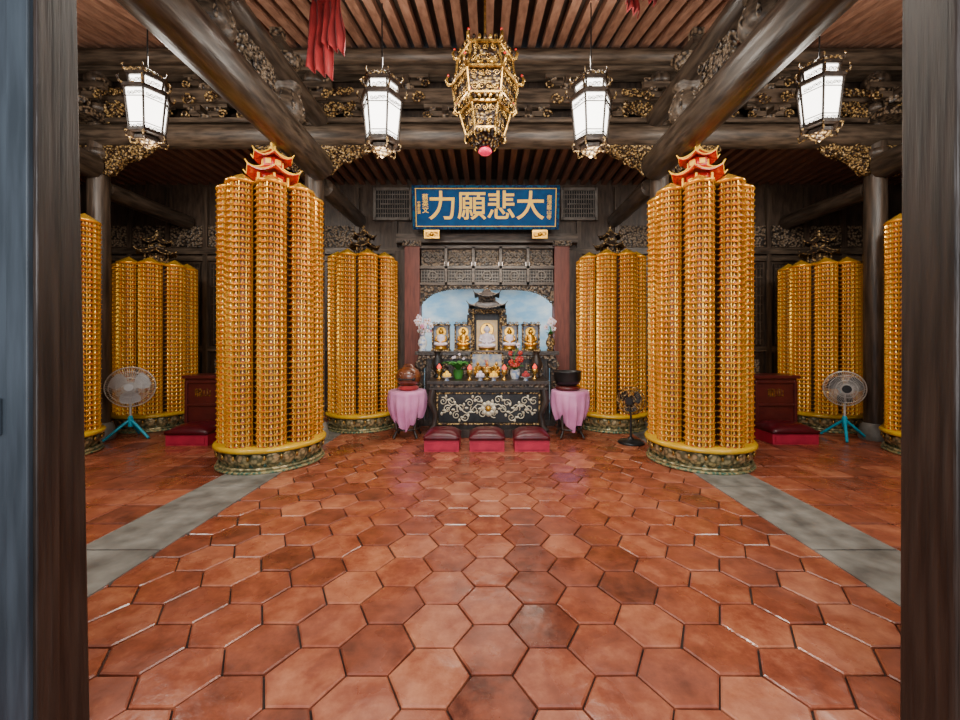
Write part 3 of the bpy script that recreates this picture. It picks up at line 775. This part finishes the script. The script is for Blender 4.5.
for (za,ra,zb,rb) in tiers:
    b.lathe((0,0,0),[(ra*.90,za),(rb*.90,zb)],CHG,6,0,sm=False)
    for zz,r in((za,ra),(zb,rb)):
        b.lathe((0,0,zz-.018),[(r,0),(r*1.05,.008),(r*1.05,.028),(r,.036)],AGOLD,6,0,sm=False)
    for k in range(6):
        a=k*pi/3; c,sn=math.cos(a),math.sin(a)
        b.tube([(ra*c,ra*sn,za),(rb*c,rb*sn,zb)],.014,AGOLD,6)
        r=rb
        b.tube([(r*c,r*sn,zb),(r*1.12*c,r*1.12*sn,zb+.0),(r*1.18*c,r*1.18*sn,zb+.05),(r*1.12*c,r*1.12*sn,zb+.09)],[.022,.021,.016,.008],AGOLD,6)
        b.ball((r*1.12*c,r*1.12*sn,zb+.095),.015,RED,6,4)
        b.tube([(ra*c,ra*sn,za),(ra*1.08*c,ra*1.08*sn,za-.06),(ra*.95*c,ra*.95*sn,za-.09)],[.014,.012,.006],AGOLD,6)
        M=Rz(a+pi/6+pi/2); ap=math.cos(pi/6)
        nz=max(2,int((zb-za)/.085))
        for i in range(nz):
            t=(i+.5)/nz; zz=za+(zb-za)*t; rr=(ra+(rb-ra)*t)
            nx=max(2,int(rr/.075))
            for q in range(nx):
                xx=(q-(nx-1)/2)*rr*.9/nx
                b.scroll((xx,-(rr*ap-.004),zz),.034,.007,AGOLD,flip=1 if (q+i)%2 else -1,start=q,n=9,k=4,M=M)
        for q in range(5):
            b.ball(((q-2)*rb*.19,-(rb*ap+.015),zb+.035),(.02,.012,.03),AGOLD if q%2 else CHG,6,4,M=M)
            b.ball(((q-2)*ra*.19,-(ra*ap+.01),za-.03),(.018,.012,.028),AGOLD if q%2 else CHG,6,4,M=M)
b.lathe((0,0,.42),[(.28,0),(.2,.05),(.12,.08),(.12,.13),(.05,.17),(.02,.2)],CHG,6,0,sm=False)
b.lathe((0,0,-.56),[(.02,0),(.08,.02),(.13,.06),(.19,.13),(.2,.16)],CHG,6,0,sm=False)
b.lathe((0,0,-.61),[(0,0),(.05,.015),(.075,.04),(.06,.065)],PKL,14)
b.cyl((0,0,.58),(0,0,1.18),.012,.012,AGOLD,8)
b.obj('gilded_palace_chandelier',(-.02,4.25,4.02))
# ------------------------------------------------------------------ red hanging cloths
def hang(x,y,zt,zb,w,name='hanging_red_cloth'):
    b=B(); nu,nv=28,14; vs=[];fs=[]
    for s_,(ox,wz,l) in enumerate(((-.07,.62*w,1.0),(.09,.55*w,.72))):
        base=len(vs)
        for j in range(nv+1):
            t=j/nv
            for i in range(nu+1):
                u=i/nu*2-1
                ww=wz*(.55+.45*min(1,t*1.6)); xx=ox+u*ww/2+.01*math.sin(7*t+u*3)
                yy=.05*math.sin(u*9+s_)*(.4+.6*t)
                zz=zt-(zt-zb)*l*t-(.05*u*t)
                vs.append((xx,yy+s_*-.04,zz-zb))
        for j in range(nv):
            for i in range(nu):
                a=base+j*(nu+1)+i; fs.append((a,a+1,a+nu+2,a+nu+1))
    b.add(vs,fs,REDC,True)
    b.cyl((0,0,zt-zb-.01),(0,0,5.1-zb),.006,.006,RED,5)
    b.ball((0,0,zt-zb),(.12,.07,.07),REDC,12,8)
    o=b.obj(name,(x,y,zb)); m=o.modifiers.new('th','SOLIDIFY'); m.thickness=.006
hang(-1.64,4.1,4.95,4.18,.40); hang(1.6,4.2,5.2,4.90,.24)
# ------------------------------------------------------------------ fans
def fan(x,y,zc,R,yaw,mc,mb,mp,tripod=True):
    b=B()
    if tripod:
        for k in range(3):
            a=pi/2+.4+k*2*pi/3
            b.tube([(0,0,.28),(.1*math.cos(a),.1*math.sin(a),.2),(.3*math.cos(a),.3*math.sin(a),.02)],[.022,.02,.018],mp,8)
        b.lathe((0,0,.18),[(.03,0),(.035,.12),(.02,.16)],mp,12)
    else:
        b.lathe((0,0,0),[(.17,0),(.18,.015),(.16,.035),(.05,.05),(.03,.09)],mp,28)
    b.cyl((0,0,.05 if not tripod else .2),(0,0,zc-.06),.015,.014,mp if not tripod else STEEL,10)
    M=T(0,0,zc)@Rz(yaw)
    b.cyl((0,.03,0),(0,.2,0),.06,.045,mp,14,M=M); b.cyl((0,.1,-.09),(0,.1,0),.025,.025,mp,8,M=M)
    nw=60 if tripod else 40
    wr=.0028 if tripod else .0022
    for k in range(nw):
        a=2*pi*k/nw; c,s=math.cos(a),math.sin(a)
        b.tube([(.05*c,-.085,.05*s),(R*.6*c,-.08,R*.6*s),(R*.95*c,-.045,R*.95*s),(R*c,0,R*s),(R*.9*c,.05,R*.9*s),(R*.4*c,.075,R*.4*s)],wr,mc,4,True,M)
    for r,yy in((R,0),(R*.8,-.066),(R*.5,-.083),(R*.28,-.086),(R*.7,.065)): b.ring((0,yy,0),r,.008 if r==R else .0035,mc,'y',36,5,M=M)
    b.cyl((0,-.095,0),(0,-.08,0),.055,.06,mb,18,M=M)
    b.cyl((0,-.05,0),(0,.03,0),.045,.05,mb,14,M=M)
    for k in range(3):
        a0=k*2*pi/3+.4; vs=[];fs=[]
        for i in range(7):
            r=.04+(R*.86-.04)*i/6; wd=.34+.36*math.sin(pi*(i/6*.8+.1))
            for t in(-1,0,1):
                a=a0+t*wd+.15*i/6; vs.append((r*math.cos(a),-.01+t*.025,r*math.sin(a)))
        for i in range(6):
            for t in range(2): fs.append((i*3+t,i*3+t+1,(i+1)*3+t+1,(i+1)*3+t))
        b.add(vs,fs,mb,True,M)
    b.obj('pedestal_fan' if tripod else 'floor_fan',(x,y,0))
fan(-5.24,5.88,.76,.29,math.radians(30),STEEL,BLADE,TURQ); fan(5.23,5.85,.74,.25,math.radians(-25),STEEL,BLK,TURQ)
fan(2.02,5.62,.60,.19,math.radians(-35),CGOLD,BLK,BLK,False)
# ------------------------------------------------------------------ lights
def area(name,loc,tgt,size,power,col,sy=None):
    l=bpy.data.lights.new(name,'AREA'); l.size=size; l.energy=power; l.color=col
    if sy: l.shape='RECTANGLE'; l.size_y=sy
    o=bpy.data.objects.new(name,l); o.location=loc; d=Vector(tgt)-Vector(loc); o.rotation_euler=d.to_track_quat('-Z','Y').to_euler(); bpy.context.scene.collection.objects.link(o)
def point(name,loc,p,col,r=.08):
    l=bpy.data.lights.new(name,'POINT'); l.energy=p; l.color=col; l.shadow_soft_size=r
    o=bpy.data.objects.new(name,l); o.location=loc; bpy.context.scene.collection.objects.link(o)
area('daylight_door',(0,-1.2,2.2),(0,4,1.5),3.2,180,(.95,.97,1),2.4)
area('unseen_fill',(0,2.9,4.25),(0,5.0,1.2),2.4,130,(1,.94,.84),.5)  # unseen fill lamps, this and the two side ones, added to brighten the hall
area('unseen_fill',(-4.2,2.4,4.1),(-4.2,6,1.0),2.0,105,(1,.92,.82),.6)
area('unseen_fill',(4.2,2.4,4.1),(4.2,6,1.0),2.0,105,(1,.92,.82),.6)
for x in(-1.18,1.17,-3.82,3.74): point('lantern_bulb',(x,4.5,3.35),32,(1,.92,.80),.1)
for x in(-1.18,1.17,-3.82,3.74): point('ceiling_fill',(x,4.55,4.62),24,(1,.9,.78),.08)  # fill points added above the lanterns to brighten rafters and beams
area('alcove_fill',(0,7.55,2.9),(0,8.1,1.6),1.8,62,(1,.98,.94),.3)  # added fill lamp hidden behind the lattice, brightens the mural
area('altar_fill',(0,6.5,3.1),(0,6.6,1.0),1.6,28,(1,.9,.75),.3)  # added fill lamp over the altar tables
w=bpy.data.worlds.new('sky'); bpy.context.scene.world=w; w.use_nodes=True
bg=w.node_tree.nodes['Background']; bg.inputs['Color'].default_value=(.78,.87,1,1); bg.inputs['Strength'].default_value=.7
# ------------------------------------------------------------------ camera
c=bpy.data.cameras.new('camera'); c.sensor_width=36; c.lens=15.0; c.shift_x=-7/960; c.shift_y=-20/960; c.clip_start=.02
o=bpy.data.objects.new('camera',c); o.location=(0,0,1.45); o.rotation_euler=(pi/2,0,0); bpy.context.scene.collection.objects.link(o)
bpy.context.scene.camera=o
